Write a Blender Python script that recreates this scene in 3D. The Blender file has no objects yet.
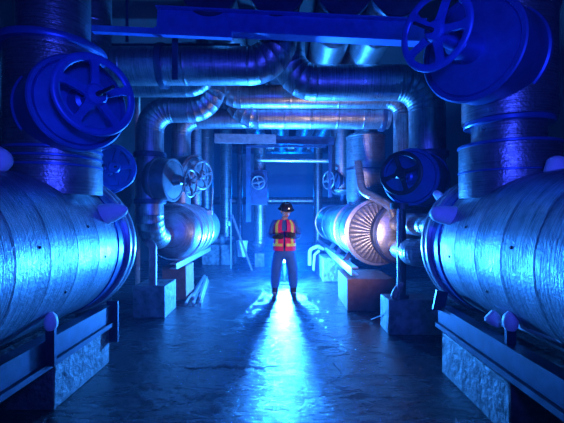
import bpy, bmesh, math, random
from mathutils import Vector, Matrix
random.seed(7)
C = bpy.context.scene.collection
F, CX, CY, EYE = 376.0, 282.0, 212.0, 1.62
def at(px, py, d):            # a point of the place from its bearing and its distance into the aisle
    return Vector(((px - CX) * d / F, d, EYE + (CY - py) * d / F))

# ------------------------------------------------------------------ materials
def new_mat(name):
    m = bpy.data.materials.new(name); m.use_nodes = True
    nt = m.node_tree
    return m, nt, nt.nodes['Principled BSDF']
def coords(nt, scale=(1, 1, 1), kind='Object'):
    tc = nt.nodes.new('ShaderNodeTexCoord'); mp = nt.nodes.new('ShaderNodeMapping')
    mp.inputs['Scale'].default_value = scale
    nt.links.new(tc.outputs[kind], mp.inputs['Vector'])
    return mp.outputs['Vector']
def noise(nt, vec, scale, detail=4, rough=.55, dist=0):
    n = nt.nodes.new('ShaderNodeTexNoise'); n.inputs['Scale'].default_value = scale
    n.inputs['Detail'].default_value = detail; n.inputs['Roughness'].default_value = rough
    n.inputs['Distortion'].default_value = dist
    nt.links.new(vec, n.inputs['Vector']); return n.outputs['Fac']
def ramp(nt, fac, stops):
    r = nt.nodes.new('ShaderNodeValToRGB'); e = r.color_ramp.elements
    while len(e) < len(stops): e.new(.5)
    for el, (p, c) in zip(e, stops):
        el.position = p; el.color = (c, c, c, 1) if not isinstance(c, tuple) else (*c, 1)
    nt.links.new(fac, r.inputs['Fac']); return r.outputs['Color']
def maprange(nt, fac, a, b, c, d):
    r = nt.nodes.new('ShaderNodeMapRange')
    for k, v in zip(('From Min', 'From Max', 'To Min', 'To Max'), (a, b, c, d)): r.inputs[k].default_value = v
    nt.links.new(fac, r.inputs['Value']); return r.outputs['Result']
def bump(nt, bs, h, strength, dist):
    b = nt.nodes.new('ShaderNodeBump'); b.inputs['Strength'].default_value = strength
    b.inputs['Distance'].default_value = dist
    nt.links.new(h, b.inputs['Height']); nt.links.new(b.outputs['Normal'], bs.inputs['Normal'])

def cladding(name, axis, col=(.46, .48, .5), rough=(.26, .46), metal=.85, streak=1.0):
    m, nt, bs = new_mat(name)
    sc = [1.2, 1.2, 1.2]; sc['xyz'.index(axis)] = 45
    st = noise(nt, coords(nt, sc), 2.2, 3)
    bl = noise(nt, coords(nt), 5, 5, .65)
    fine = noise(nt, coords(nt), 38, 3)
    a = tuple(c * .3 for c in col)
    mx = nt.nodes.new('ShaderNodeMath'); mx.operation = 'MULTIPLY_ADD'; mx.inputs[1].default_value = .5
    nt.links.new(st, mx.inputs[0]); hl = nt.nodes.new('ShaderNodeMath'); hl.operation = 'MULTIPLY'; hl.inputs[1].default_value = .5; nt.links.new(bl, hl.inputs[0]); nt.links.new(hl.outputs[0], mx.inputs[2])
    cr = ramp(nt, mx.outputs[0], [(.36, a), (.62, col)])
    nt.links.new(cr, bs.inputs['Base Color'])
    bs.inputs['Metallic'].default_value = metal
    nt.links.new(maprange(nt, bl, .3, .7, rough[1], rough[0]), bs.inputs['Roughness'])
    ad = nt.nodes.new('ShaderNodeMath'); ad.operation = 'MULTIPLY_ADD'
    nt.links.new(st, ad.inputs[0]); ad.inputs[1].default_value = .8 * streak; nt.links.new(fine, ad.inputs[2])
    bump(nt, bs, ad.outputs[0], .5, .008)
    return m
def simple(name, col, rough=.5, metal=0, var=.5, scale=9, bstr=.25, bd=.004, emit=None):
    m, nt, bs = new_mat(name)
    n = noise(nt, coords(nt), scale, 5, .6)
    cr = ramp(nt, n, [(.3, tuple(c * (1 - var) for c in col)), (.65, col)])
    nt.links.new(cr, bs.inputs['Base Color'])
    bs.inputs['Roughness'].default_value = rough; bs.inputs['Metallic'].default_value = metal
    if bstr: bump(nt, bs, n, bstr, bd)
    if emit:
        bs.inputs['Emission Color'].default_value = (*emit[0], 1); bs.inputs['Emission Strength'].default_value = emit[1]
    return m
M = {}
for ax in 'xyz': M['clad_' + ax] = cladding('metal_cladding_' + ax, ax)
M['vessel'] = cladding('vessel_cladding', 'y', (.5, .58, .66), (.32, .56), .88, 1.0)
M['dish'] = cladding('vessel_head_cladding', 'z', (.6, .6, .64), (.3, .45), .75, .6)
M['steel'] = simple('painted_steel', (.05, .08, .15), .42, .5)
M['grey'] = simple('grey_jacket', (.26, .25, .26), .4, .6, .5, 5)
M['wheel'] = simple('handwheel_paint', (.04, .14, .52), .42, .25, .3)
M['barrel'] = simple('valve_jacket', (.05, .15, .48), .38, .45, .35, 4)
M['dark'] = simple('dark_iron', (.06, .06, .07), .45, .5)
M['conc'] = simple('block_concrete', (.26, .26, .26), .6, 0, .75, 9, 1, .04)
M['brown'] = simple('rusty_block', (.22, .11, .075), .7, 0, .5, 6, .6, .015)
M['pad'] = simple('pale_jacket', (.95, .92, .97), .55, 0, .15, 6, .2, .01)
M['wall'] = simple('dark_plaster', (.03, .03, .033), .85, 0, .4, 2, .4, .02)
M['backwall'] = simple('back_plaster', (.25, .26, .28), .9, 0, .25, .6, 0)  # haze glow put into the colour: paler than the other walls
M['rust'] = simple('warm_primer', (.42, .26, .26), .5, .3, .5)
M['rail'] = simple('bright_steel', (.75, .77, .8), .3, .8, .3)
M['white'] = simple('white_cloth', (.75, .75, .75), .8, 0, .2)
M['cream'] = simple('cream_paint', (.62, .55, .4), .5)

def floor_mat():
    m, nt, bs = new_mat('wet_concrete')
    v = coords(nt)
    big = noise(nt, v, .9, 5, .6, .4)
    mid = noise(nt, coords(nt, (1, .8, 1)), 5, 6, .65)
    rip = noise(nt, coords(nt, (1, 1.5, 1)), 13, 6, .62)
    cr = ramp(nt, mid, [(.35, (.008, .009, .011)), (.68, (.06, .063, .068))])
    nt.links.new(cr, bs.inputs['Base Color'])
    wet = noise(nt, coords(nt, (.55, 1.5, 1)), 4.2, 7, .72, .6)
    mw = nt.nodes.new('ShaderNodeMath'); mw.operation = 'MULTIPLY_ADD'; mw.inputs[1].default_value = .45
    nt.links.new(big, mw.inputs[0]); nt.links.new(wet, mw.inputs[2])
    nt.links.new(maprange(nt, mw.outputs[0], .69, .83, .12, .38), bs.inputs['Roughness'])
    bs.inputs['IOR'].default_value = 1.6
    nt.links.new(maprange(nt, mw.outputs[0], .69, .85, 1.0, .3), bs.inputs['Specular IOR Level'])
    vo = nt.nodes.new('ShaderNodeTexVoronoi'); vo.feature = 'DISTANCE_TO_EDGE'; vo.inputs['Scale'].default_value = 1.1
    wv = nt.nodes.new('ShaderNodeVectorMath'); wv.operation = 'ADD'
    nn = nt.nodes.new('ShaderNodeTexNoise'); nn.inputs['Scale'].default_value = 2.5; nt.links.new(v, nn.inputs['Vector'])
    sc = nt.nodes.new('ShaderNodeVectorMath'); sc.operation = 'SCALE'; sc.inputs['Scale'].default_value = .5
    nt.links.new(nn.outputs['Color'], sc.inputs[0]); nt.links.new(v, wv.inputs[0]); nt.links.new(sc.outputs[0], wv.inputs[1])
    nt.links.new(wv.outputs[0], vo.inputs['Vector'])
    crack = maprange(nt, vo.outputs['Distance'], 0, .012, 0, 1)
    a = nt.nodes.new('ShaderNodeMath'); a.operation = 'MULTIPLY_ADD'; a.inputs[1].default_value = .75
    nt.links.new(rip, a.inputs[0]); nt.links.new(mid, a.inputs[2])
    b = nt.nodes.new('ShaderNodeMath'); b.operation = 'MULTIPLY_ADD'; b.inputs[1].default_value = .22
    nt.links.new(crack, b.inputs[0]); nt.links.new(a.outputs[0], b.inputs[2])
    bump(nt, bs, b.outputs[0], .8, .03)
    return m
M['floor'] = floor_mat()

# ------------------------------------------------------------------ mesh helpers
def loft(bm, rings, cap=True, closed=True):
    vs = [[bm.verts.new(p) for p in r] for r in rings]; n = len(vs[0])
    for a, b in zip(vs, vs[1:]):
        for i in range(n if closed else n - 1):
            j = (i + 1) % n
            bm.faces.new((a[i], a[j], b[j], b[i]))
    if cap:
        bm.faces.new(vs[0][::-1]); bm.faces.new(vs[-1])
    return vs
def frame(axis):
    return Vector(axis).normalized().to_track_quat('Z', 'Y').to_matrix()
def lathe(bm, o, axis, prof, seg=40, cap=True):
    o = Vector(o); R = frame(axis)
    loft(bm, [[o + R @ Vector((r * math.cos(a), r * math.sin(a), t)) for a in (2 * math.pi * k / seg for k in range(seg))]
              for t, r in prof], cap)
def sweep(bm, pts, r, bend=None, seg=28, step=.55, ridge=1.02, gores=6):
    """pipe through corner points, elbows of bend radius, seam ridges along it"""
    pts = [Vector(p) for p in pts]; bend = bend if bend is not None else r * 1.5
    path = []                      # (pos, tangent, radius)
    def straight(a, b, s):
        L = (b - a).length; t = (b - a).normalized()
        n = max(1, int(L / s)) if s else 1
        for k in range(n + 1):
            p = a + (b - a) * (k / n)
            if s and 0 < k < n:
                for dz, rr in ((-.03, r), (-.012, r), (-.006, r * ridge), (.006, r * ridge), (.012, r), (.03, r)): path.append((p + t * dz, t, rr))
            else: path.append((p, t, r))
    cur = pts[0]
    for i in range(1, len(pts) - 1):
        p = pts[i]; u = (p - pts[i - 1]).normalized(); v = (pts[i + 1] - p).normalized()
        ang = u.angle(v)
        if ang < .01: continue
        cut = bend * math.tan(ang / 2)
        s = p - u * cut; e = p + v * cut
        straight(cur, s, step)
        ctr = s + (v - u * u.dot(v)).normalized() * bend
        axis = u.cross(v).normalized()
        for k in range(0, gores * 2 + 1):
            a = ang * k / (gores * 2); q = Matrix.Rotation(a, 3, axis)
            t = q @ u
            base = ctr + q @ (s - ctr)
            if k % 2 == 0 and ridge > 1:
                for da, rr in ((-.012, r), (0, r * (ridge + .008)), (.012, r)): path.append((base + t * da, t, rr))
            else: path.append((base, t, r))
        cur = e
    straight(cur, pts[-1], step)
    t0 = path[0][1]; up = Vector((0, 0, 1)) if abs(t0.z) < .9 else Vector((0, 1, 0))
    n = t0.cross(up).normalized(); rings = []
    prev = t0
    for p, t, rr in path:
        ax = prev.cross(t)
        if ax.length > 1e-6: n = Matrix.Rotation(prev.angle(t), 3, ax.normalized()) @ n
        n = (n - t * n.dot(t)).normalized(); b = t.cross(n); prev = t
        rings.append([p + (n * math.cos(a) + b * math.sin(a)) * rr for a in (2 * math.pi * k / seg for k in range(seg))])
    loft(bm, rings)
def chain(bm, pts, radii, seg=12, squash=1.0):
    """tapered limb with round ends"""
    pts = [Vector(p) for p in pts]; rings = []
    n = None
    for i, p in enumerate(pts):
        t = (pts[min(i + 1, len(pts) - 1)] - pts[max(i - 1, 0)]).normalized()
        if n is None:
            n = t.cross(Vector((0, 1, .1))).normalized() if abs(t.y) < .9 else t.cross(Vector((0, 0, 1))).normalized()
        n = (n - t * n.dot(t)).normalized(); b = t.cross(n)
        R = radii[i]
        if i == 0: rings += [[p - t * R * c + (n * math.cos(a) + b * math.sin(a) * squash) * R * s for a in (2 * math.pi * k / seg for k in range(seg))] for c, s in ((.98, .2), (.7, .7))]
        rings.append([p + (n * math.cos(a) + b * math.sin(a) * squash) * R for a in (2 * math.pi * k / seg for k in range(seg))])
        if i == len(pts) - 1: rings += [[p + t * R * c + (n * math.cos(a) + b * math.sin(a) * squash) * R * s for a in (2 * math.pi * k / seg for k in range(seg))] for c, s in ((.7, .7), (.98, .2))]
    loft(bm, rings)
def box(bm, lo, hi, bev=0):
    lo, hi = Vector(lo), Vector(hi)
    r = bmesh.ops.create_cube(bm, size=1)
    for v in r['verts']:
        v.co = Vector(((lo + hi) / 2 + Vector(v.co[i] * (hi - lo)[i] for i in range(3))))
    if bev:
        es = {e for v in r['verts'] for e in v.link_edges}
        bmesh.ops.bevel(bm, geom=list(es), offset=bev, segments=2, affect='EDGES', profile=.6)
def bar(bm, a, b, w, h, up=(0, 0, 1)):
    a, b = Vector(a), Vector(b); t = (b - a).normalized(); s = t.cross(Vector(up)).normalized(); u = s.cross(t)
    loft(bm, [[p + s * x * w / 2 + u * y * h / 2 for x, y in ((-1, -1), (1, -1), (1, 1), (-1, 1))] for p in (a, b)])
def ibeam(bm, a, b, w, h, t=.018, up=(0, 0, 1)):
    a, b = Vector(a), Vector(b); d = (b - a).normalized(); s = d.cross(Vector(up)).normalized(); u = s.cross(d)
    pr = [(-w/2,-h/2),(w/2,-h/2),(w/2,-h/2+t),(t/2,-h/2+t),(t/2,h/2-t),(w/2,h/2-t),(w/2,h/2),(-w/2,h/2),(-w/2,h/2-t),(-t/2,h/2-t),(-t/2,-h/2+t),(-w/2,-h/2+t)]
    loft(bm, [[p + s * x + u * y for x, y in pr] for p in (a, b)])
def channel(bm, a, b, w, h, side, t=.018):
    """C section, web on the given side"""
    a, b = Vector(a), Vector(b)
    s = Vector((side, 0, 0)); u = Vector((0, 0, 1))
    pr = [(w/2,-h/2),(w/2,h/2),(-w/2,h/2),(-w/2,h/2-t),(w/2-t,h/2-t),(w/2-t,-h/2+t),(-w/2,-h/2+t),(-w/2,-h/2)]
    loft(bm, [[p + s * x + u * y for x, y in pr] for p in (a, b)])

def obj(name, bm, mat, parent=None, origin=None, smooth=True):
    bmesh.ops.recalc_face_normals(bm, faces=bm.faces)
    if parent is not None: origin = parent['_o']
    if origin is None:
        xs = [v.co for v in bm.verts]
        origin = [(min(c[i] for c in xs) + max(c[i] for c in xs)) / 2 for i in (0, 1)] + [min(c.z for c in xs)]
    o3 = Vector(origin)
    bmesh.ops.translate(bm, verts=bm.verts, vec=-o3)
    me = bpy.data.meshes.new(name); bm.to_mesh(me); bm.free()
    if smooth:
        me.shade_smooth()
        me.set_sharp_from_angle(angle=math.radians(38))
    me.materials.append(M[mat] if isinstance(mat, str) else mat)
    o = bpy.data.objects.new(name, me); C.objects.link(o)
    if parent is not None: o.parent = parent
    else: o.location = o3
    o['_o'] = list(o3)
    return o
def tag(o, label, cat, group=None):
    o['label'] = label; o['category'] = cat
    if group: o['group'] = group
    return o
def thing(name, label, cat, loc, group=None):
    o = bpy.data.objects.new(name, None); C.objects.link(o); o.location = loc
    o.empty_display_size = .1
    o['_o'] = list(loc)
    return tag(o, label, cat, group)
def B(): return bmesh.new()
def mk(fn, *a, **k):
    bm = bmesh.new(); fn(bm, *a, **k); return bm

# ------------------------------------------------------------------ the room
def struct(name, lo, hi, mat):
    o = obj(name, mk(box, lo, hi), mat, smooth=False); o['kind'] = 'structure'; return o
struct('floor', (-4.6, -2.2, -.15), (4.6, 20, 0), 'floor')
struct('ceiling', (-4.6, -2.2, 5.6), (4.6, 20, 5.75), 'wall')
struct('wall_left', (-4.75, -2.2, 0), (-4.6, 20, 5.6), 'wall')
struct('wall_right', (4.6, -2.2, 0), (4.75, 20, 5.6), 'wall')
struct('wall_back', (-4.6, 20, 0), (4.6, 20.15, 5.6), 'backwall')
struct('wall_front', (-4.6, -2.35, 0), (4.6, -2.2, 5.6), 'wall')

bm = B(); n = 60; rr = []; yy = 3.93
for k in range(n + 1):
    x = -1.02 + 1.02 * k / n; env = math.sin(math.pi * (k + .3) / (n + .6)) ** .6
    yy += random.uniform(-.022, .022) - (yy - 3.95) * .15
    w0 = .05 * env * random.uniform(.3, 1.5) + .004; w1 = .04 * env * random.uniform(.2, 1.6) + .004
    rr.append([Vector((x, yy - w0, .0005)), Vector((x, yy + w1, .0005)), Vector((x, yy + w1 * .8, .003)), Vector((x, yy - w0 * .8, .003))])
loft(bm, rr); cr_ = obj('floor_crack_1', bm, 'dark'); cr_['kind'] = 'structure'  # thin dark strip laid on the floor as an irregular crack

# ------------------------------------------------------------------ near vessels
def near_vessel(side, label, X, Rr, ringd):
    z = 1.27
    t = thing('pressure_vessel', label, 'tank', (X, 2.2, z - .75), 'big clad vessels either side of the aisle')
    prof = []; d = .55; R = Rr - .05
    while d < ringd - .2:
        e = min(d + .36, ringd - .12)
        prof += [(d, R + .004), (d + .004, R + .005), (d + .009, R + .005), (d + .012, R), (d + .03, R), (e - .02, R)]
        d = e
    bm = B(); lathe(bm, (X, 0, z), (0, 1, 0), prof, 72); obj('shell', bm, 'vessel', t)
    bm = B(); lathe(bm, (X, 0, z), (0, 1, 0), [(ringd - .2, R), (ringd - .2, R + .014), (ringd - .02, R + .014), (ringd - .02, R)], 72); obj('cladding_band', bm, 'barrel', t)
    for k, dd in enumerate((-.02, .10)):
        bm = B(); lathe(bm, (X, ringd + dd, z), (0, 1, 0), [(0, Rr - .04), (0, Rr - .006), (.008, Rr), (.05, Rr), (.058, Rr - .006), (.058, Rr - .04)], 80)
        obj('end_flange', bm, 'rail', t)
    bm = B(); lathe(bm, (X, ringd - .01, z), (0, 1, 0), [(0, Rr - .035), (.12, Rr - .035)], 72); obj('gasket_band', bm, 'barrel', t)
    bm = B(); lathe(bm, (X, ringd + .15, z), (0, 1, 0), [(.3 * math.sin(a), (Rr - .05) * math.cos(a) + .001) for a in (k * math.pi / 2 / 9 for k in range(10))], 60)
    obj('dished_head', bm, 'dish', t)
    bm = B(); lathe(bm, (X, .555, z), (0, -1, 0), [(.3 * math.sin(a), R * math.cos(a) + .001) for a in (k * math.pi / 2 / 9 for k in range(10))], 60)
    obj('dished_head', bm, 'dish', t)
    # little drain studs on the cladding
    for dd, al in ((3.55, -.1), (3.0, -.42), (2.6, .15), (3.3, .32)):
        n = Vector((-side * math.cos(al), 0, math.sin(al)))
        bm = B(); lathe(bm, Vector((X, dd, z)) + n * (R - .01), n, [(0, .012), (.015, .012), (.018, .008)], 10); obj('stud', bm, 'dark', t)
    return t
near_vessel(-1, 'large silvery clad vessel in the left foreground, blue lit, flange ring at far end', -2.37, .755, 4.02)
near_vessel(1, 'large silvery clad vessel in the right foreground, blue lit, flange ring at far end', 2.27, .745, 3.98)

# pale rounded jackets (teardrops) fixed to lugs
def pad(name, label, a, b, r0, r1, mat='pad', cat='lug jacket', pinch=.85):
    a, b = Vector(a), Vector(b); L = (b - a).length
    prof = [(0, r0 * .75), (.02, r0)]
    for k in range(1, 8):
        s = k / 8; prof.append((L * s, r0 + (r1 - r0) * s + .25 * (r0 - r1) * math.sin(s * math.pi)))
    prof += [(L * .96, r1 * .8), (L, r1 * .35)]
    bm = B(); lathe(bm, a, b - a, prof, 24)
    return tag(obj(name, bm, mat), label, cat, 'pale padded covers around the near vessels')
pad('padded_cover', 'pale lavender pointed cover sticking out above the left vessel ring', at(98, 216, 3.75), at(127, 209, 3.6), .11, .035)
pad('padded_cover', 'lavender cover at the left picture edge on top of the left vessel', at(-14, 160, 2.9), at(7, 160, 2.85), .13, .06)
pad('padded_cover', 'rounded lavender cover on the upper rim of the right vessel ring', at(458, 217, 3.7), at(432, 213, 3.6), .10, .06)
pad('padded_cover', 'small bluish rounded cover above the rim of the right vessel', at(441, 198, 4.25), at(435, 192, 4.2), .05, .03)
pad('padded_cover', 'lavender block cover at the right picture edge on top of the right vessel', at(556, 188, 3.0), at(557, 156, 3.0), .10, .06)
pad('padded_cover', 'short purple blue cover under the right vessel, left of the bracket', at(488, 314, 3.0), at(502, 326, 2.95), .06, .03)
pad('padded_cover', 'long violet roll lying under the right vessel toward the picture edge', at(522, 322, 2.9), at(575, 340, 2.3), .06, .05)

# vertical risers on the near vessels
def riser(label, x, y, prof, collars, zb, parts):
    t = thing('riser_pipe', label, 'pipe', (x, y, zb))
    bm = B(); lathe(bm, (x, y, 0), (0, 0, 1), prof, 56); obj('pipe_jacket', bm, 'clad_z', t)
    for z, r, h in collars:
        bm = B(); lathe(bm, (x, y, z), (0, 0, 1), [(0, r - .03), (0, r), (h * .2, r + .008), (h * .8, r + .008), (h, r), (h, r - .03)], 56)
        obj('collar', bm, parts, t)
    return t
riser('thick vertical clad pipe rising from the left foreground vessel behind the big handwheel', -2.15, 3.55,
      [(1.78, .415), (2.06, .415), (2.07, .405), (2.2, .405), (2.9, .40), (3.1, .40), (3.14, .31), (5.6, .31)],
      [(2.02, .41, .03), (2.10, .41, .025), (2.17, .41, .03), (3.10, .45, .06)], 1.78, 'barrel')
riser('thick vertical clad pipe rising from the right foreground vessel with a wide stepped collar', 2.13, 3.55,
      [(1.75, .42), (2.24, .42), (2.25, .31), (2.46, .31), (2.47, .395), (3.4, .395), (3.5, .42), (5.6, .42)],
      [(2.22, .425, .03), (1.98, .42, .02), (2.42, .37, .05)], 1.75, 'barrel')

# ------------------------------------------------------------------ valves
def handwheel(bm, o, axis, R, n, rot, tube=.028):
    o = Vector(o); Rm = frame(axis)
    S, T = 48, 10; rings = []
    for i in range(S + 1):
        a = 2 * math.pi * i / S; c = Vector((math.cos(a), math.sin(a), 0))
        rings.append([o + Rm @ (c * (R - tube + tube * math.cos(b)) + Vector((0, 0, tube * .5 * math.sin(b)))) for b in (2 * math.pi * k / T for k in range(T))])
    loft(bm, rings, cap=False)
    bmesh.ops.remove_doubles(bm, verts=bm.verts, dist=1e-5)
    for k in range(n):
        a = rot + 2 * math.pi * k / n; c = Vector((math.cos(a), math.sin(a), 0)); s = Vector((-math.sin(a), math.cos(a), 0))
        rr = []
        for q, w in ((.08, .30), (.35, .19), (.7, .17), (.88, .30)):
            rr.append([o + Rm @ (c * R * q + s * R * w * .5 * x + Vector((0, 0, tube * .55 * y - .02 * (1 - q)))) for x, y in ((-1, -1), (1, -1), (1, 1), (-1, 1))])
        loft(bm, rr)
def valve(label, back, front, R, wheel, wR, n=5, rot=.3, mat='barrel', wmat='wheel', stem=.22, group='handwheel valves on the pipework', seg=48, neck=None):
    back, front, wheel = Vector(back), Vector(front), Vector(wheel)
    ax = (front - back).normalized(); L = (front - back).length
    t = thing('handwheel_valve', label, 'valve', (back.x, back.y, back.z - R), group)
    bm = B(); lathe(bm, back, ax, [(0, R * .72), (.05, R * .9), (L * .3, R), (L * .3 + .01, R * 1.04), (L * .3 + .05, R * 1.04), (L * .3 + .06, R), (L - .05, R), (L - .045, R * 1.03), (L - .01, R * 1.03), (L, R * 1.0), (L, R * .93), (L - .02, R * .9)], seg)
    obj('valve_body', bm, mat, t)
    d = (wheel - front).length
    bm = B(); lathe(bm, front - ax * .02, ax, [(0, R * .9), (.015, R * .88), (.03, R * .3), (d * .5, R * .22), (d * .55, R * .14), (d - .02, R * .12)], seg)
    obj('bonnet', bm, mat, t)
    w = obj('handwheel', mk(handwheel, wheel, ax, wR, n, rot, wR * .10), wmat, t)
    bm = B(); lathe(bm, wheel - ax * .04, ax, [(0, wR * .24), (.05, wR * .27), (.07, wR * .22), (.075, wR * .1)], 24); obj('hub', bm, wmat, w)
    if stem:
        bm = B(); lathe(bm, wheel, ax, [(0, wR * .06), (stem * .3, wR * .06), (stem * .35, wR * .045), (stem, wR * .04)], 12); obj('stem', bm, 'dark', t)
    return t
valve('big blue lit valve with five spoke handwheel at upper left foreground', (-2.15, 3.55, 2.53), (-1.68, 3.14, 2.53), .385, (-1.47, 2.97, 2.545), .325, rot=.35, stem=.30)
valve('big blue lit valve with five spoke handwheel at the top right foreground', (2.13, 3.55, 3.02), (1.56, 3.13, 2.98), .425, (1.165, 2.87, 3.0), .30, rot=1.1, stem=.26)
valve('dim dark valve behind and below the big upper left handwheel', (-2.75, 5.45, 2.2), (-2.32, 5.0, 2.2), .33, (-2.17, 4.85, 2.2), .3, rot=.1, stem=.08)
valve('round valve with dark wheel above the right hand nozzle pipes', (2.12, 5.5, 2.08), (1.68, 4.95, 2.08), .37, (1.50, 4.75, 2.11), .28, rot=.3, wmat='dark', stem=.05, n=4)
valve('brownish valve on the left elbow column with small wheel facing the aisle', (-2.14, 6.1, 2.15), (-1.72, 6.0, 2.13), .34, (-1.44, 5.93, 2.08), .235, rot=.5, stem=.08, n=4, mat='grey', wmat='grey')
valve('farther grey valve just behind the brownish one at left', (-2.1, 7.8, 2.4), (-1.75, 7.6, 2.38), .38, (-1.58, 7.5, 2.36), .30, rot=.2, stem=.06, n=5, mat='grey', wmat='grey')
valve('small far valve with wheel on the right side above the far vessel', (1.57, 10, 2.45), (1.33, 9.85, 2.45), .27, (1.2, 9.75, 2.45), .25, rot=.2, stem=.05, n=4, mat='steel', wmat='grey', seg=28)
valve('small round valve on the far central standpipe', (-.64, 11.2, 2.45), (-.66, 10.75, 2.45), .2, (-.67, 10.6, 2.45), .2, rot=.2, stem=.04, n=4, mat='steel', wmat='grey', seg=28)

# ------------------------------------------------------------------ pipework
def pipe(label, pts, r, mat='clad_x', bend=None, step=.6, flanges=(), name='pipe', group=None, gores=6, ridge=1.015):
    lo = Vector(pts[0]); zmin = min(Vector(p).z for p in pts) - r
    t = thing(name, label, 'pipe', (lo.x, lo.y, zmin), group)
    bm = B(); sweep(bm, pts, r, bend, step=step, gores=gores, ridge=ridge); obj('pipe_run', bm, mat, t)
    for p, ax in flanges:
        bm = B(); lathe(bm, p, ax, [(0, r), (0, r * 1.16), (.02, r * 1.18), (.06, r * 1.18), (.08, r * 1.16), (.08, r)], 32)
        obj('flange', bm, 'steel', t)
    return t
def X(px, d): return (px - CX) * d / F
def Z(py, d): return EYE + (CY - py) * d / F
# B: front transverse pipe with elbow rising at its right end
pipe('uppermost front cross pipe whose right elbow turns up at mid picture', [(-2.9, 4.95, 3.54), (X(279, 4.95), 4.95, 3.54), (X(279, 4.95), 4.95, 4.2)], .245, bend=.40, step=.8,
     flanges=[((X(160, 4.95), 4.95, 3.54), (1, 0, 0))], name='overhead_pipe')
# C: big U to the right column
c = 5.5
pipe('cross pipe whose right elbow drops down a column beside the right valve', [(.08, c, 4.2), (.08, c, 3.507), (2.12, c, 3.507), (2.12, c, 1.95)], .256, bend=.42, step=.7,
     flanges=[((2.12, c, 2.42), (0, 0, 1))], name='overhead_pipe')
pipe('slimmer cross pipe below and behind, with bright lower edge and right drop', [(-1.04, 6.6, 4.3), (-1.04, 6.6, 3.64), (2.16, 6.6, 3.64), (2.16, 6.6, 1.9)], .2, bend=.33, step=.7, name='overhead_pipe')
pipe('brushed cross pipe catching warm light on its underside', [(-.86, 7.15, 4.4), (-.86, 7.15, 3.465), (2.02, 7.15, 3.465)], .265, bend=.42, step=.45,
     flanges=[((1.86, 7.15, 3.465), (1, 0, 0))], name='overhead_pipe')
pipe('left column pipe with lobster back elbow turning into a cross pipe', [(-2.14, 6.75, 1.2), (-2.14, 6.1, 1.2), (-2.14, 6.1, 3.29), (-1.135, 6.1, 3.29), (-1.135, 6.1, 4.4)], .215, bend=.36, step=.7, name='elbow_pipe',
     flanges=[((-2.14, 6.1, 1.75), (0, 0, 1)), ((-2.14, 6.1, 2.5), (0, 0, 1))], gores=7)
pipe('pipe behind the left elbow column, running low under the cross pipes', [(-2.1, 7.8, 1.6), (-2.1, 7.8, 3.55), (-.48, 7.8, 3.55), (-.48, 7.8, 4.3)], .2, bend=.33, step=.7, name='elbow_pipe')
pipe('lower cross pipe behind the big upper left handwheel, bright lower edge', [(-2.7, 5.6, 3.50), (-1.12, 5.6, 3.50), (-1.12, 5.6, 4.3)], .165, bend=.3, step=.8, name='overhead_pipe')
# depthwise ceiling pipes
for k, (xx, lab) in enumerate(((-.86, 'leftmost of the lengthwise pipes above the cross beam'), (-.06, 'lengthwise ceiling pipe straight above the standing worker'),
                               (.74, 'lengthwise ceiling pipe right of the worker, underside shining'), (1.36, 'rightmost of the lengthwise ceiling pipes, bright underside'))):
    pipe(lab, [(xx, 4.45, 4.27), (xx, 15, 4.27)], .29, 'clad_y', step=.9, name='ceiling_pipe', group='lengthwise pipes under the ceiling', flanges=[((xx, 4.42, 4.27), (0, 1, 0))])
pipe('far header pipe joining the lengthwise ceiling pipes', [(-2.2, 15.2, 4.27), (2.6, 15.2, 4.27)], .3, name='ceiling_pipe')
# vertical columns beyond
pipe('dark vertical pipe at left behind the dim valve', [(-2.75, 5.5, 0), (-2.75, 5.5, 5.6)], .24, 'clad_z', name='vertical_pipe')
pipe('slim vertical pipe right behind the left elbow column', [(-2.04, 8.9, 1.5), (-2.04, 8.9, 5.6)], .13, 'clad_z', name='vertical_pipe')
t = thing('riser_pipe', 'wide vertical pipe section standing on the far right vessel', 'pipe', (1.78, 8, 1.75))
bm = B(); lathe(bm, (1.78, 8, 0), (0, 0, 1), [(1.7, .36), (1.9, .40), (3.17, .40), (3.2, .42), (3.24, .40), (3.25, .24), (5.6, .24)], 40); obj('pipe_jacket', bm, 'clad_z', t)
bm = B(); lathe(bm, (1.78, 8, 2.5), (0, 0, 1), [(0, .40), (0, .415), (.03, .415), (.03, .4)], 40); obj('collar', bm, 'steel', t)
t = thing('riser_pipe', 'vertical pipe with round bottom cap hanging over the far right vessel', 'pipe', (1.57, 10, 2.05))
bm = B(); lathe(bm, (1.57, 10, 0), (0, 0, 1), [(2.06, .05), (2.08, .16), (2.14, .25), (2.25, .29), (5.6, .29)], 36); obj('pipe_jacket', bm, 'clad_z', t)
bm = B(); lathe(bm, (1.62, 10, 1.78), (0, 0, 1), [(0, .07), (.3, .07)], 16); obj('drain_pipe', bm, 'steel', t)
bm = B(); lathe(bm, (1.57, 10, 2.16), (0, 0, 1), [(0, .28), (0, .34), (.04, .34), (.04, .28)], 36); obj('collar', bm, 'rail', t)
for px, d, r, lab in ((226, 12.6, .2, 'far dark vertical pipe right of the hanging tag'), (206, 13.2, .26, 'far thick vertical pipe behind the farther grey valve'),
                      (240, 13.8, .1, 'far slim vertical pipe behind the thin stand'), (318, 13.4, .16, 'far vertical pipe beyond the draped hose on the right')):
    pipe(lab, [(X(px, d), d, 0), (X(px, d), d, 5.6)], r, 'clad_z', name='vertical_pipe', step=1.2)
pipe('far horizontal pipe crossing behind the standpipe at head height', [(-2.9, 14.4, 2.05), (2.9, 14.4, 2.05)], .14, name='thin_pipe', step=1.2)
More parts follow.
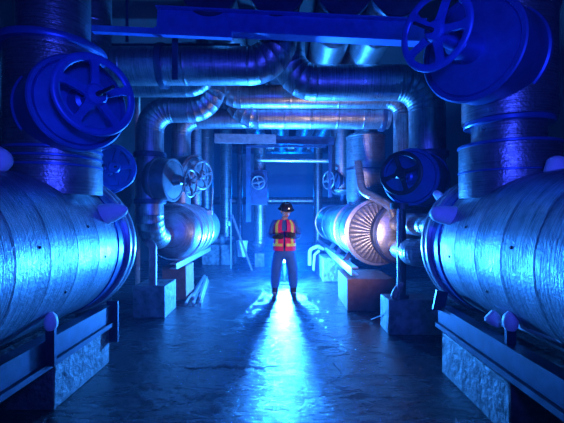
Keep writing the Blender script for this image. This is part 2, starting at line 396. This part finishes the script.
# far central standpipe
t = thing('standpipe', 'far standpipe left of the worker with square box and elbow foot', 'pipe', (-.64, 11.2, 0))
bm = B(); sweep(bm, [(-.95, 11.6, .55), (-.66, 11.2, .55), (-.66, 11.2, 3.9)], .17, .25, seg=20); obj('pipe_run', bm, 'clad_z', t)
bm = B(); box(bm, (-.92, 10.95, 1.82), (-.42, 11.4, 2.85), .02); obj('valve_box', bm, 'steel', t, smooth=False)
bm = B(); box(bm, (-.8, 11.05, 0), (-.52, 11.35, .4), .01); obj('foot', bm, 'conc', t, smooth=False)
# frame of the far gantry
t = thing('pipe_gantry', 'far steel gantry with light crossbar under the ceiling pipes', 'frame', (-.3, 10, 0))
bm = B(); bar(bm, (X(215, 9.6), 9.6, Z(138.5, 9.6)), (X(276, 9.6), 9.6, Z(139.5, 9.6)), .12, .23); obj('crossbar', bm, 'rust', t, smooth=False)
bm = B(); bar(bm, (X(276, 9.7), 9.7, Z(140, 9.7)), (X(334, 9.7), 9.7, Z(141, 9.7)), .1, .2); obj('crossbar', bm, 'steel', t, smooth=False)
bm = B(); bar(bm, (X(248.5, 9.7), 9.7, Z(222, 9.7)), (X(248.5, 9.7), 9.7, Z(143, 9.7)), .12, .1, (0, 1, 0)); obj('post', bm, 'steel', t, smooth=False)
bm = B(); bar(bm, (X(246, 9.6), 9.6, Z(146.5, 9.6)), (X(326, 9.6), 9.6, Z(146.5, 9.6)), .05, .05); obj('rail', bm, 'steel', t, smooth=False)
bm = B(); bar(bm, (X(330, 9.7), 9.7, 2.0), (X(330, 9.7), 9.7, Z(140, 9.7)), .08, .08, (0, 1, 0)); obj('post', bm, 'steel', t, smooth=False)
pipe('thin shiny horizontal pipe below the far gantry crossbar', [(X(258, 10.2), 10.6, Z(153, 10.2)), (X(258, 10.2), 10.2, Z(160, 10.2)), (X(330, 10.2), 10.2, Z(161, 10.2))], .055, 'rail', bend=.1, name='thin_pipe')

# big cross beam and hangers
t = thing('cross_beam', 'deep blue steel beam spanning the aisle near the ceiling', 'beam', (.1, 4.75, 3.9))
bm = B(); ibeam(bm, at(157, 20, 4.45), at(424, 33, 4.45), .16, .27); obj('beam', bm, 'wheel', t, smooth=False)
t = tag(obj('angle_bar', mk(bar, at(93, 29.5, 4.2), at(232, 36, 4.2), .07, .07), 'wheel', smooth=False), 'narrow flat bar reaching left from the cross beam above the handwheel', 'beam')
tag(obj('hanger_strap', mk(bar, at(175, 34, 4.5), at(175, 80, 4.5), .07, .02, (0, 1, 0)), 'steel', smooth=False), 'flat vertical hanger strap crossing the uppermost cross pipe', 'bracket')
bm = B(); box(bm, (X(112, 5.3), 5.28, Z(60, 5.3)), (X(240, 5.3), 5.34, Z(44, 5.3))); tag(obj('backing_plate', bm, 'steel', smooth=False), 'dark flat plate behind the uppermost cross pipe', 'plate')
for px, lab in ((127, 'thin vertical conduit at upper left above the narrow bar'), ):
    pipe(lab, [(X(px, 5), 5.0, Z(42, 5)), (X(px, 5), 5.0, 5.6)], .02, 'steel', name='conduit')
pipe('cream vertical conduit between the upper left handwheel and the elbow column', [(X(137.5, 6.6), 6.6, 0), (X(137.5, 6.6), 6.6, 4.4)], .045, 'cream', name='conduit')

# ------------------------------------------------------------------ far vessels
def far_vessel_right():
    x, z, R = 1.65, 1.27, .54
    t = thing('pressure_vessel', 'far right vessel, brightly lit, with radial seamed end facing the camera', 'tank', (x, 9, z - R))
    bm = B(); lathe(bm, (x, 0, z), (0, 1, 0), [(6.55, R), (7.3, R), (7.305, R + .01), (7.33, R + .01), (7.335, R), (8.6, R), (8.605, R + .01), (8.64, R + .01), (8.645, R), (10.4, R), (10.405, R + .01), (10.44, R + .01), (10.445, R), (12.4, R)], 60); obj('shell', bm, 'vessel', t)
    for d in (6.5, 7.9, 12.3):
        bm = B(); lathe(bm, (x, d, z), (0, 1, 0), [(0, R - .02), (0, R + .03), (.02, R + .04), (.05, R + .04), (.07, R + .03), (.07, R - .02)], 60); obj('end_flange', bm, 'rail', t)
    # radial seamed cone
    bm = B(); S = 120; c = Vector((x + .04, 6.5, z)); rings = []
    for q, dd in ((1, 0), (.98, -.05), (.8, -.09), (.5, -.13), (.2, -.16), (.1, -.165)):
        rings.append([c + Vector((math.cos(a) * q * R, dd - (.010 if i % 3 == 0 and q > .15 else 0), math.sin(a) * q * R)) for i, a in enumerate(2 * math.pi * k / S for k in range(S))])
    loft(bm, rings); obj('seamed_head', bm, 'dish', t)
    bm = B(); lathe(bm, (1.98, 6.25, z), (0, -1, 0), [(0, .46), (.01, .52), (.20, .52), (.21, .48)], 50); obj('cover_ring', bm, 'steel', t)
    bm = B(); lathe(bm, (1.98, 6.05, z), (0, -1, 0), [(0, .47), (.02, .49), (.07, .47), (.12, .34)], 50); obj('cover_plate', bm, 'dish', t)
    for yy in (7.2, 8.3, 9.4):
        bm = B(); bar(bm, (1.2, yy, .68), (1.35, yy, .9), .09, .03, (0, 1, 0)); obj('saddle_strut', bm, 'steel', t, smooth=False)
    return t
far_vessel_right()
def far_vessel_left():
    x, z, R = -2.0, 1.25, .5
    t = thing('pressure_vessel', 'far left vessel with banded bulging end glowing beside the aisle', 'tank', (x, 8.5, z - R))
    bm = B(); lathe(bm, (x, 0, z), (0, 1, 0), [(6.7, R * .5), (6.8, R * .85), (6.95, R), (8.9, R), (9.2, R * .97), (9.45, R * .8), (9.6, R * .5)], 56); obj('shell', bm, 'vessel', t)
    for d in (7.0, 7.2, 7.6, 8.1):
        bm = B(); lathe(bm, (x, d, z), (0, 1, 0), [(0, R - .02), (0, R + .03), (.02, R + .045), (.05, R + .045), (.07, R + .03), (.07, R - .02)], 56); obj('end_flange', bm, 'rail', t)
    return t
far_vessel_left()
# nozzles joining the right hand vessels
pipe('lower warm lit nozzle pipe linking the two right hand vessels', [(1.84, 5.97, 1.05), (1.80, 5.4, 1.07), (1.62, 4.62, 1.12), (2.0, 4.2, 1.12)], .165, 'dish', bend=.25, step=.3, name='nozzle_pipe')
pipe('upper warm lit nozzle pipe linking the two right hand vessels', [(1.84, 5.97, 1.44), (1.83, 5.3, 1.45), (1.85, 4.25, 1.45)], .15, 'dish', bend=.25, step=.3, name='nozzle_pipe')
# curved pipe above the warm nozzles
pipe('pale curved pipe hooking over the seamed vessel end', [(1.35, 6.7, 2.5), (1.36, 6.4, 1.98), (1.72, 5.95, 1.72), (1.78, 5.9, 1.5)], .07, 'dish', bend=.3, step=0, name='curved_pipe')

# ------------------------------------------------------------------ supports
def support(side, Xb, d0, d1, zt, h, label):
    t = thing('support_beam', label, 'beam', (Xb, (d0 + d1) / 2, zt - h))
    bm = B(); channel(bm, (Xb + side * .06, d0, zt - h / 2), (Xb + side * .06, d1, zt - h / 2), .12, h, -side); obj('channel', bm, 'steel', t, smooth=False)
    bm = B(); box(bm, (Xb - .02 if side < 0 else Xb - .03, d0, zt - h - .05), (Xb + .03 if side < 0 else Xb + .02, d1, zt - h - .005)); obj('base_rail', bm, 'steel', t, smooth=False)
    return t
support(-1, -1.83, 1.0, 4.05, .62, .17, 'long steel channel carrying the left foreground vessel')
support(1, 1.64, 1.0, 3.95, .64, .17, 'long steel channel carrying the right foreground vessel')
def block(label, lo, hi, mat='conc', bev=.015):
    bm = B(); box(bm, lo, hi, bev)
    for v in bm.verts: v.co += Vector((random.uniform(-1, 1), random.uniform(-1, 1), 0)) * .006
    return tag(obj('concrete_block', bm, mat, smooth=False), label, 'block', 'support blocks under the vessels')
block('long low concrete block under the left foreground vessel', (-2.5, 3.07, 0), (-1.86, 4.05, .395))
block('long concrete block under the right foreground vessel', (1.61, 2.66, 0), (2.3, 3.8, .41))
block('dark upright block with pale lit edge at left, under a pinkish pipe', (-2.28, 5.75, 0), (-1.79, 6.35, .49))
block('reddish block behind the dark upright one on the left', (-2.2, 6.9, 0), (-1.76, 7.5, .62), 'brown')
block('narrow block with lit left face in front of the rusty one at right', (1.40, 4.95, 0), (2.1, 5.35, .46))
block('orange brown lit block under the seamed end of the far right vessel', (1.07, 6.15, 0), (1.85, 7.2, .52), 'brown')
block('small farther block under the far right vessel with blue lit side', (.95, 8.7, 0), (1.6, 9.6, .55))
def bracket(label, a, b, w=.08, capm='pad', r=.05):
    a, b = Vector(a), Vector(b)
    t = thing('support_bracket', label, 'bracket', a)
    bm = B(); bar(bm, a, b, w, .03, (0, 1, 0)); obj('post', bm, 'steel', t, smooth=False)
    if r:
        bm = B(); lathe(bm, b - (b - a).normalized() * .06, b - a, [(0, r * .6), (.03, r * .95), (.07, r), (.11, r * .8), (.14, r * .3)], 20); o = obj('rounded_cap', bm, capm, t); o['label'] = 'pale rounded cap'
bracket('upright bracket with rounded cap holding the left foreground vessel', (-1.80, 2.93, .42), (-1.80, 2.93, .76), .07)
bracket('upright bracket with pale rounded cap holding the right foreground vessel', (1.70, 2.8, .45), (1.70, 2.8, .80), .07, r=.055)
bracket('pale bent plate at the far end of the left channel', (-1.83, 4.065, .22), (-1.83, 4.065, .66), .12, r=0)
bracket('plain plate at the far end of the right channel', (1.62, 3.9, .6), (1.66, 3.9, .80), .12, r=0)
t = thing('support_beam', 'bright edged channel carrying the far right vessel', 'beam', (1.15, 9, .6))
bm = B(); channel(bm, (1.2, 6.2, .64), (1.2, 12.3, .64), .12, .13, -1); obj('channel', bm, 'rail', t, smooth=False)
t = thing('support_beam', 'pale channel under the far left vessel', 'beam', (-1.85, 7.6, .6))
bm = B(); channel(bm, (-1.88, 6.5, .68), (-1.88, 9.6, .68), .12, .1, 1); obj('channel', bm, 'rail', t, smooth=False)
# pinkish thin pipe on left block with bent top; dark post at right
pipe('pinkish vertical pipe with bent top standing on the left upright block', [(-2.0, 5.82, .49), (-2.0, 5.82, 1.10), (-2.1, 5.9, 1.14)], .062, 'rust', bend=.07, name='thin_pipe', step=0)
t = thing('valve_stand', 'dark post holding the round right valve above the narrow block', 'post', (1.62, 5.1, .46))
bm = B(); lathe(bm, (1.62, 5.1, 0), (0, 0, 1), [(.46, .1), (.5, .1), (.5, .06), (1.66, .06), (1.66, .15), (1.74, .15)], 20); obj('post', bm, 'dark', t)
bm = B(); lathe(bm, (1.55, 5.0, .46), (0, 0, 1), [(0, .015), (1.2, .015)], 8); obj('conduit', bm, 'rail', t)
tag(obj('gasket_heap', mk(chain, [(1.5, 5.02, .5), (1.56, 5.05, .58), (1.6, 5.0, .66)], [.05, .06, .03]), 'rust'), 'small brownish fitting resting on the narrow right block', 'fitting')

# rails on the floor at left
for k in range(5):
    a = Vector((-1.66 + k * .062, 6.5 + (k % 2) * .25, .03 + (.05 if k in (1, 3) else 0))); b = Vector((-1.92 + k * .05, 9.2 - k * .12, .03 + (.05 if k in (1, 3) else 0)))
    bm = B(); bar(bm, a, b, .042, .05)
    tag(obj('steel_rail', bm, 'rail', smooth=False), ['innermost shiny metal rail on the floor, nearest the left blocks', 'second shiny rail from the left blocks, raised on the pile', 'middle rail of the floor pile at left', 'fourth rail of the floor pile, raised on top', 'outermost rail of the floor pile, nearest the aisle'][k], 'rail', 'metal rails piled on the floor')
# far left clutter
tag(obj('leaning_pole', mk(bar, at(232, 215, 10.6), at(252, 270.5, 10.3), .05, .04), 'rust', smooth=False), 'pole leaning down to the floor left of the worker', 'pole')
t = thing('lamp_stand', 'thin upright stand with white tip left of the worker', 'stand', (X(231, 10.8), 10.8, 0))
bm = B(); bar(bm, (X(231, 10.8), 10.8, 0), (X(231, 10.8), 10.8, 2.0), .035, .035, (0, 1, 0)); obj('post', bm, 'rail', t, smooth=False)
bm = B(); lathe(bm, (X(229, 10.7), 10.7, 1.22), (0, 0, 1), [(0, .03), (.06, .05), (.14, .02)], 14); obj('white_tip', bm, 'white', t)
t = thing('pump_unit', 'low pump with pale fittings on a concrete plinth at far left', 'pump', (X(218, 11.5), 11.7, 0))
bm = B(); box(bm, (-2.45, 11.5, 0), (-1.45, 12.3, .62), .02); obj('plinth', bm, 'conc', t, smooth=False)
bm = B(); lathe(bm, (-2.3, 11.7, .78), (1, 0, 0), [(0, .08), (.04, .15), (.5, .15), (.55, .1), (.8, .09), (.82, .03)], 24); obj('motor', bm, 'rail', t)
bm = B(); lathe(bm, (-1.75, 11.7, .8), (0, 0, 1), [(0, .09), (.15, .08), (.18, .03), (.35, .025)], 16); obj('fitting', bm, 'white', t)
bm = B(); lathe(bm, (X(242, 10.9), 10.9, .32), (0, 0, 1), [(0, .10), (.02, .12), (.46, .17), (.48, .15)], 20)
t = tag(obj('bucket', bm, 'white'), 'pale bucket hung behind the leaning pole', 'bucket')
t = thing('hanging_tag', 'white tag hanging on a cord from the farther grey valve', 'tag', (X(210, 7.7), 7.7, Z(214, 7.7)))
bm = B(); bar(bm, (X(211, 7.5), 7.55, Z(211, 7.5)), (X(212.5, 7.5), 7.55, 2.1), .015, .015, (0, 1, 0)); obj('cord', bm, 'cream', t, smooth=False)
bm = B(); box(bm, (X(207, 7.5), 7.53, Z(215, 7.5)), (X(212, 7.5), 7.56, Z(210.5, 7.5)), .005); obj('card', bm, 'white', t, smooth=False)
# draped hose right
t = thing('draped_hose', 'pale hose looped over a low post right of the worker', 'hose', (.9, 10, 0))
bm = B(); sweep(bm, [(.73, 9.9, .22), (.73, 9.9, .62), (.95, 10, .72), (1.1, 10.1, .62)], .05, .12, seg=12, step=0, ridge=1); obj('hose', bm, 'white', t)
bm = B(); sweep(bm, [(.82, 9.8, .1), (.85, 9.85, .5), (.98, 9.9, .6)], .035, .1, seg=12, step=0, ridge=1); obj('hose', bm, 'white', t)
bm = B(); box(bm, (.9, 9.95, 0), (1.0, 10.1, .62)); obj('post', bm, 'steel', t, smooth=False)
tag(obj('metal_rod', mk(bar, (1.33, 5.6, 0.02), (1.43, 4.97, .3), .012, .012), 'rail', smooth=False), 'thin rod leaning on the narrow right block', 'rod')

# ------------------------------------------------------------------ work lamp behind the worker
LP = Vector((.06, 8.5, .58))
M['lamp_glass'] = simple('lamp_glass', (.6, .8, 1), .3, 0, 0, bstr=0, emit=((.25, .62, 1.0), 60))
t = thing('work_lamp', 'glaring blue white work lamp on the floor behind the worker', 'lamp', (LP.x, LP.y, 0))
bm = B(); lathe(bm, (LP.x, LP.y, 0), (0, 0, 1), [(0, .16), (.02, .16), (.03, .03), (.46, .03), (.47, .07), (.49, .07)], 24); obj('base', bm, 'dark', t)
bm = B(); lathe(bm, (LP.x, LP.y, LP.z - .09), (0, 0, 1), [(.09 - .09 * math.cos(a), max(.09 * math.sin(a), .002)) for a in (k * math.pi / 10 for k in range(11))], 24); obj('globe', bm, 'lamp_glass', t)

# ------------------------------------------------------------------ worker
PX, PY = .045, 7.1
def col(name, c, rough=.7, **k): M[name] = simple(name, c, rough, 0, .25, 14, .2, .004, **k)
col('skin', (.62, .38, .28), .5); col('shirt', (.03, .15, .42)); col('trouser', (.03, .16, .42)); col('vest_red', (.98, .02, .16))
col('stripe', (.95, .85, .12), .4); col('glove', (.03, .03, .035)); col('boot', (.025, .025, .03), .4); col('helmet', (.03, .03, .035), .25); col('reflector', (.8, .8, .8), .3)
M['headlamp'] = simple('headlamp_lens', (1, .9, .75), .2, 0, 0, bstr=0, emit=((1, .8, .6), 1.2))
W = thing('person', 'worker in dark helmet, red vest with yellow stripes, looking down at a handheld device', 'person', (PX, PY, 0))
def P(x, y, z): return Vector((PX + x, PY + y, z))
def skinobj(name, joints, edges, mat, root=0, sub=2):
    me = bpy.data.meshes.new(name)
    me.from_pydata([P(*j[:3]) - Vector((PX, PY, 0)) for j in joints], edges, [])
    me.materials.append(M[mat])
    o = bpy.data.objects.new(name, me); C.objects.link(o); o.parent = W
    o.modifiers.new('skin', 'SKIN')
    if not me.skin_vertices:
        bpy.context.view_layer.objects.active = o
        o.select_set(True)
        bpy.ops.mesh.customdata_skin_add()
        o.select_set(False)
    for i, j in enumerate(joints):
        sv = me.skin_vertices[0].data[i]; sv.radius = (j[3], j[4] if len(j) > 4 else j[3]); sv.use_root = (i == root)
    o.modifiers['skin'].use_smooth_shade = True
    s = o.modifiers.new('sub', 'SUBSURF'); s.levels = sub; s.render_levels = sub
    return o
EL, WL = (-.27, .0, 1.17), (-.15, -.25, 1.16)
ER, WR = (.27, .0, 1.16), (.16, -.27, 1.17)
J = [(0, 0, .97, .10, .08), (0, 0, 1.12, .12, .09), (0, .01, 1.32, .14, .10), (0, .01, 1.46, .07, .06), (0, -.01, 1.54, .05, .05),
     (-.10, 0, .85, .07), (-.15, -.02, .50, .055), (-.18, .02, .10, .04), (-.20, -.12, .045, .035),
     (.10, 0, .85, .07), (.15, -.02, .50, .055), (.17, .02, .10, .04), (.20, -.12, .045, .035),
     (-.18, .01, 1.41, .06), (*EL, .042), (*WL, .028), (.18, .01, 1.41, .06), (*ER, .042), (*WR, .028)]
J[1] = (0, 0, 1.12, .10, .07)
E = [(0, 1), (1, 2), (2, 3), (3, 4), (0, 5), (5, 6), (6, 7), (7, 8), (0, 9), (9, 10), (10, 11), (11, 12), (2, 13), (13, 14), (14, 15), (2, 16), (16, 17), (17, 18)]
body = skinobj('body', J, E, 'skin')
skinobj('shirt', [(0, 0, .93, .16, .125), (0, 0, 1.15, .155, .12), (0, .01, 1.34, .17, .125), (0, .01, 1.46, .09, .08),
                  (-.185, .01, 1.405, .085), (-.245, .005, 1.28, .07), (*EL, .062), (-.21, -.14, 1.165, .052), (-.165, -.22, 1.16, .045),
                  (.185, .01, 1.405, .085), (.245, .005, 1.28, .07), (*ER, .062), (.21, -.15, 1.165, .052), (.17, -.235, 1.17, .045)],
        [(0, 1), (1, 2), (2, 3), (2, 4), (4, 5), (5, 6), (6, 7), (7, 8), (2, 9), (9, 10), (10, 11), (11, 12), (12, 13)], 'shirt')
skinobj('trousers', [(0, 0, .88, .175, .13), (-.11, 0, .80, .13, .12), (-.155, -.015, .55, .11, .11), (-.175, .01, .3, .095), (-.18, .02, .17, .085),
                     (.11, 0, .80, .13, .12), (.15, -.015, .55, .11, .11), (.165, .01, .3, .095), (.17, .02, .17, .085), (0, 0, 1.0, .17, .13)],
        [(0, 9), (0, 1), (1, 2), (2, 3), (3, 4), (0, 5), (5, 6), (6, 7), (7, 8)], 'trouser')
for s, x in ((-1, -.18), (1, .17)):
    bm = B()
    chain(bm, [P(x, .03, .26), P(x, .03, .12), P(x, .02, .07)], [.07, .062, .06], 16)
    chain(bm, [P(x, .06, .055), P(x + s * .01, -.05, .055), P(x + s * .02, -.15, .045)], [.052, .052, .042], 16, 1.0)
    obj('boot', bm, 'boot', W)
# vest: ellipse loft
def vr(z):
    pts = [(.90, .205, .155), (1.0, .20, .152), (1.15, .19, .145), (1.3, .20, .15), (1.40, .195, .14), (1.47, .13, .105)]
    for (z0, a0, b0), (z1, a1, b1) in zip(pts, pts[1:]):
        if z <= z1: s = (z - z0) / (z1 - z0); return a0 + (a1 - a0) * s, b0 + (b1 - b0) * s
    return pts[-1][1:]
def vp(th, z, off=0):       # th 0 = front centre
    a, b = vr(z); n = 2.5
    c, s = math.cos(th), math.sin(th)
    return P((a + off) * math.copysign(abs(s) ** (2 / n), s), -(b + off) * math.copysign(abs(c) ** (2 / n), c) + .01, z)
def patch(bm, th0, th1, z0, z1, off, nt_=8, nz=6, curve=None, thick=.008):
    fr = []
    for o_ in (off, off - thick):
        fr.append([[bm.verts.new(vp((th0 + (th1 - th0) * i / nt_) + (curve(z0 + (z1 - z0) * j / nz) if curve else 0), z0 + (z1 - z0) * j / nz, o_)) for i in range(nt_ + 1)] for j in range(nz + 1)])
    a, b = fr
    for j in range(nz):
        for i in range(nt_):
            bm.faces.new((a[j][i], a[j][i + 1], a[j + 1][i + 1], a[j + 1][i])); bm.faces.new((b[j][i], b[j + 1][i], b[j + 1][i + 1], b[j][i + 1]))
        bm.faces.new((a[j][0], a[j + 1][0], b[j + 1][0], b[j][0])); bm.faces.new((a[j][nt_], b[j][nt_], b[j + 1][nt_], a[j + 1][nt_]))
    for i in range(nt_):
        bm.faces.new((a[0][i], b[0][i], b[0][i + 1], a[0][i + 1])); bm.faces.new((a[nz][i], a[nz][i + 1], b[nz][i + 1], b[nz][i]))
bm = B()
patch(bm, .04, math.pi * 2 - .04, .90, 1.27, .012, 44, 8)
for s in (-1, 1):
    patch(bm, .16 if s > 0 else -1.2, 1.2 if s > 0 else -.16, 1.27, 1.475, .014, 8, 6)
patch(bm, math.pi - .95, math.pi + .95, 1.27, 1.475, .014, 10, 6)
obj('vest', bm, 'vest_red', W)
for s in (-1, 1):
    bm = B(); patch(bm, s * .66 - .15, s * .66 + .15, 1.0, 1.475, .022, 3, 10); obj('vertical_stripe', bm, 'stripe', W)
for z0, z1 in ((.985, 1.035),):
    for s in (-1, 1):
        bm = B(); patch(bm, .1 if s > 0 else -1.7, 1.7 if s > 0 else -.1, z0, z1, .022, 16, 2); obj('waist_stripe', bm, 'stripe', W)
# head
HC = P(.03, -.04, 1.632)
yaw, pitch = .28, .24
HR = Matrix.Rotation(yaw, 3, 'Z') @ Matrix.Rotation(pitch, 3, 'X')
def H(v): return HC + HR @ (Vector(v) * 1.06)
bm = B()
bmesh.ops.create_uvsphere(bm, u_segments=40, v_segments=30, radius=1)
def g(d, s): return math.exp(-(d / s) ** 2)
for v in bm.verts:
    x, y, z = v.co
    w = 1 if z > 0 else 1 + .12 * z
    q = Vector((x * .076 * w, y * .098, z * .118))
    if y < 0:
        q.y -= .024 * g(x, .2) * g(z + .12, .22)          # nose
        q.y += .012 * (g(x - .38, .18) + g(x + .38, .18)) * g(z - .08, .12)   # eye sockets
        q.y -= .007 * g(x, .35) * g(z + .52, .1)           # mouth
        q.y += .006 * g(x, .35) * g(z + .44, .04)
        q.y -= .012 * g(x, .35) * g(z + .85, .18)          # chin
    v.co = H(q)
for s in (-1, 1):
    chain(bm, [H((s * .077, .01, -.03)), H((s * .086, .012, .0)), H((s * .084, .012, .025))], [.010, .016, .012], 8)
chain(bm, [P(0, .0, 1.47), HC - HR @ Vector((0, -.02, .07))], [.062, .055], 14)
obj('head', bm, 'skin', W)
for s in (-1, 1):
    bm = B(); bmesh.ops.create_icosphere(bm, subdivisions=2, radius=.011)
    for v in bm.verts: v.co = H(Vector((s * .03, -.083, .01)) + v.co)
    obj('eye', bm, 'glove', W)
bm = B(); chain(bm, [H((-.022, -.093, -.062)), H((.022, -.093, -.062))], [.005, .005], 8); obj('mouth', bm, 'vest_red', W)
bm = B(); lathe(bm, H((0, .03, -.05)), HR @ Vector((0, .15, 1)), [(0, .085), (.04, .095), (.10, .09), (.12, .05)], 20); obj('hair', bm, 'glove', W)
# helmet: dome + brim
bm = B(); S = 36; rings = []
for k in range(10):
    a = k * math.pi / 2 / 9.3
    rings.append([H((math.cos(b) * .118 * math.cos(a), math.sin(b) * .14 * math.cos(a) + .005, .045 + .13 * math.sin(a) + .006 * math.cos(b) ** 20)) for b in (2 * math.pi * i / S for i in range(S))])
loft(bm, rings)
def brim(e, z): return [H((math.cos(b) * (.115 + e), (math.sin(b) * (.137 + e) - (.03 * max(0, -math.sin(b)) ** 2 if e > 0 else 0)) + .005, z - (.012 if e > 0 else 0))) for b in (2 * math.pi * i / S for i in range(S))]
loft(bm, [brim(0, .04), brim(.028, .045), brim(.028, .055), brim(0, .062)], cap=False)
hm = obj('helmet', bm, 'helmet', W)
bm = B(); lathe(bm, H((0, -.135, .09)), HR @ Vector((0, -1, 0)), [(0, .015), (.015, .022), (.03, .022), (.033, .018)], 16); obj('headlamp', bm, 'helmet', hm)
bm = B(); lathe(bm, H((0, -.166, .09)), HR @ Vector((0, -1, 0)), [(0, .016), (.006, .012)], 16); obj('lamp_lens', bm, 'headlamp', hm)
# gloves with five curled fingers round the device
def glove(wr, tip, s):
    wr, tip = P(*wr), P(*tip); f = (tip - wr).normalized()
    side = Vector((0, 0, 1)).cross(f).normalized() * s; up = f.cross(side).normalized() * s
    if up.z < 0: up = -up
    bm = B()
    chain(bm, [wr - f * .04, wr, wr + f * .045, wr + f * .085], [.038, .032, .042, .038], 14, .62)
    for k, (o_, L) in enumerate(((.032, .075), (.011, .085), (-.011, .08), (-.032, .062))):
        b0 = wr + f * .09 + up * o_
        p1 = b0 + f * L * .5; p2 = p1 + (f * .3 - side * -.8) * L * .35; p3 = p2 + (side * .9 - f * .5) * L * .3
        chain(bm, [b0 - f * .02, b0, p1, p2, p3], [.012, .0125, .011, .0105, .009], 8)
    t0 = wr + f * .03 + up * .035
    chain(bm, [t0, t0 + f * .03 + up * .02 + side * .012, t0 + f * .055 + up * .025 + side * .035], [.015, .013, .011], 8)
    obj('glove', bm, 'glove', W)
glove(WL, (-.05, -.30, 1.175), 1)
glove(WR, (.12, -.36, 1.20), -1)
bm = B(); box(bm, (PX + .03, PY - .36, 1.17), (PX + .20, PY - .335, 1.25), .006)
bm2 = bm; dv = tag(obj('handheld_device', bm2, 'helmet', smooth=False), 'small dark handheld device held in the worker\'s gloves', 'device')

# ------------------------------------------------------------------ lights
def light(kind, name, loc, energy, color, size=.1, target=None, **k):
    l = bpy.data.lights.new(name, kind); l.energy = energy; l.color = color
    if kind == 'AREA': l.size = size
    else: l.shadow_soft_size = size
    for a, b in k.items(): setattr(l, a, b)
    o = bpy.data.objects.new(name, l); C.objects.link(o); o.location = loc
    if target is not None: o.rotation_euler = (Vector(target) - Vector(loc)).to_track_quat('-Z', 'Y').to_euler()
    return o
light('POINT', 'work_lamp_light', LP + Vector((0, -.12, .02)), 4200, (.022, .23, 1.0), .1)
light('SPOT', 'blue_flood', (.5, -.6, 2.3), 640, (.03, .06, 1.0), .25, (-.1, 4, 3.3), spot_size=math.radians(110), spot_blend=.9)
light('POINT', 'back_glow', (.3, 16.5, 2.2), 560, (.0, .13, 1.0), .3)  # unseen light added to give the far end its blue haze glow
light('SPOT', 'warm_spot', (.95, 4.85, 1.25), 105, (1, .72, .6), .1, (.2, 8, 1.9), spot_size=math.radians(120), spot_blend=.6)

w = bpy.data.worlds.new('world'); bpy.context.scene.world = w; w.use_nodes = True   # black beyond the walls, thin mist everywhere
w.node_tree.nodes['Background'].inputs[0].default_value = (0, 0, 0, 1)
vs = w.node_tree.nodes.new('ShaderNodeVolumeScatter')
vs.inputs['Density'].default_value = .008; vs.inputs['Anisotropy'].default_value = .3
vs.inputs['Color'].default_value = (.2, .55, 1, 1)
w.node_tree.links.new(vs.outputs[0], w.node_tree.nodes['World Output'].inputs['Volume'])

# ------------------------------------------------------------------ camera
cam = bpy.data.cameras.new('camera'); cam.lens = 24; cam.sensor_width = 36; cam.shift_y = .5 / 564
co = bpy.data.objects.new('camera', cam); C.objects.link(co)
co.location = (0, 0, EYE); co.rotation_euler = (math.radians(90), 0, 0)
sc = bpy.context.scene; sc.camera = co
for o in list(bpy.data.objects):
    if '_o' in o: del o['_o']
sc.view_settings.view_transform = 'Standard'; sc.view_settings.look = 'None'
sc.view_settings.exposure = 0; sc.view_settings.gamma = 1; sc.view_settings.use_curve_mapping = False
sc.cycles.use_denoising = True; sc.cycles.max_bounces = 6; sc.cycles.volume_bounces = 0
sc.cycles.sample_clamp_indirect = 6
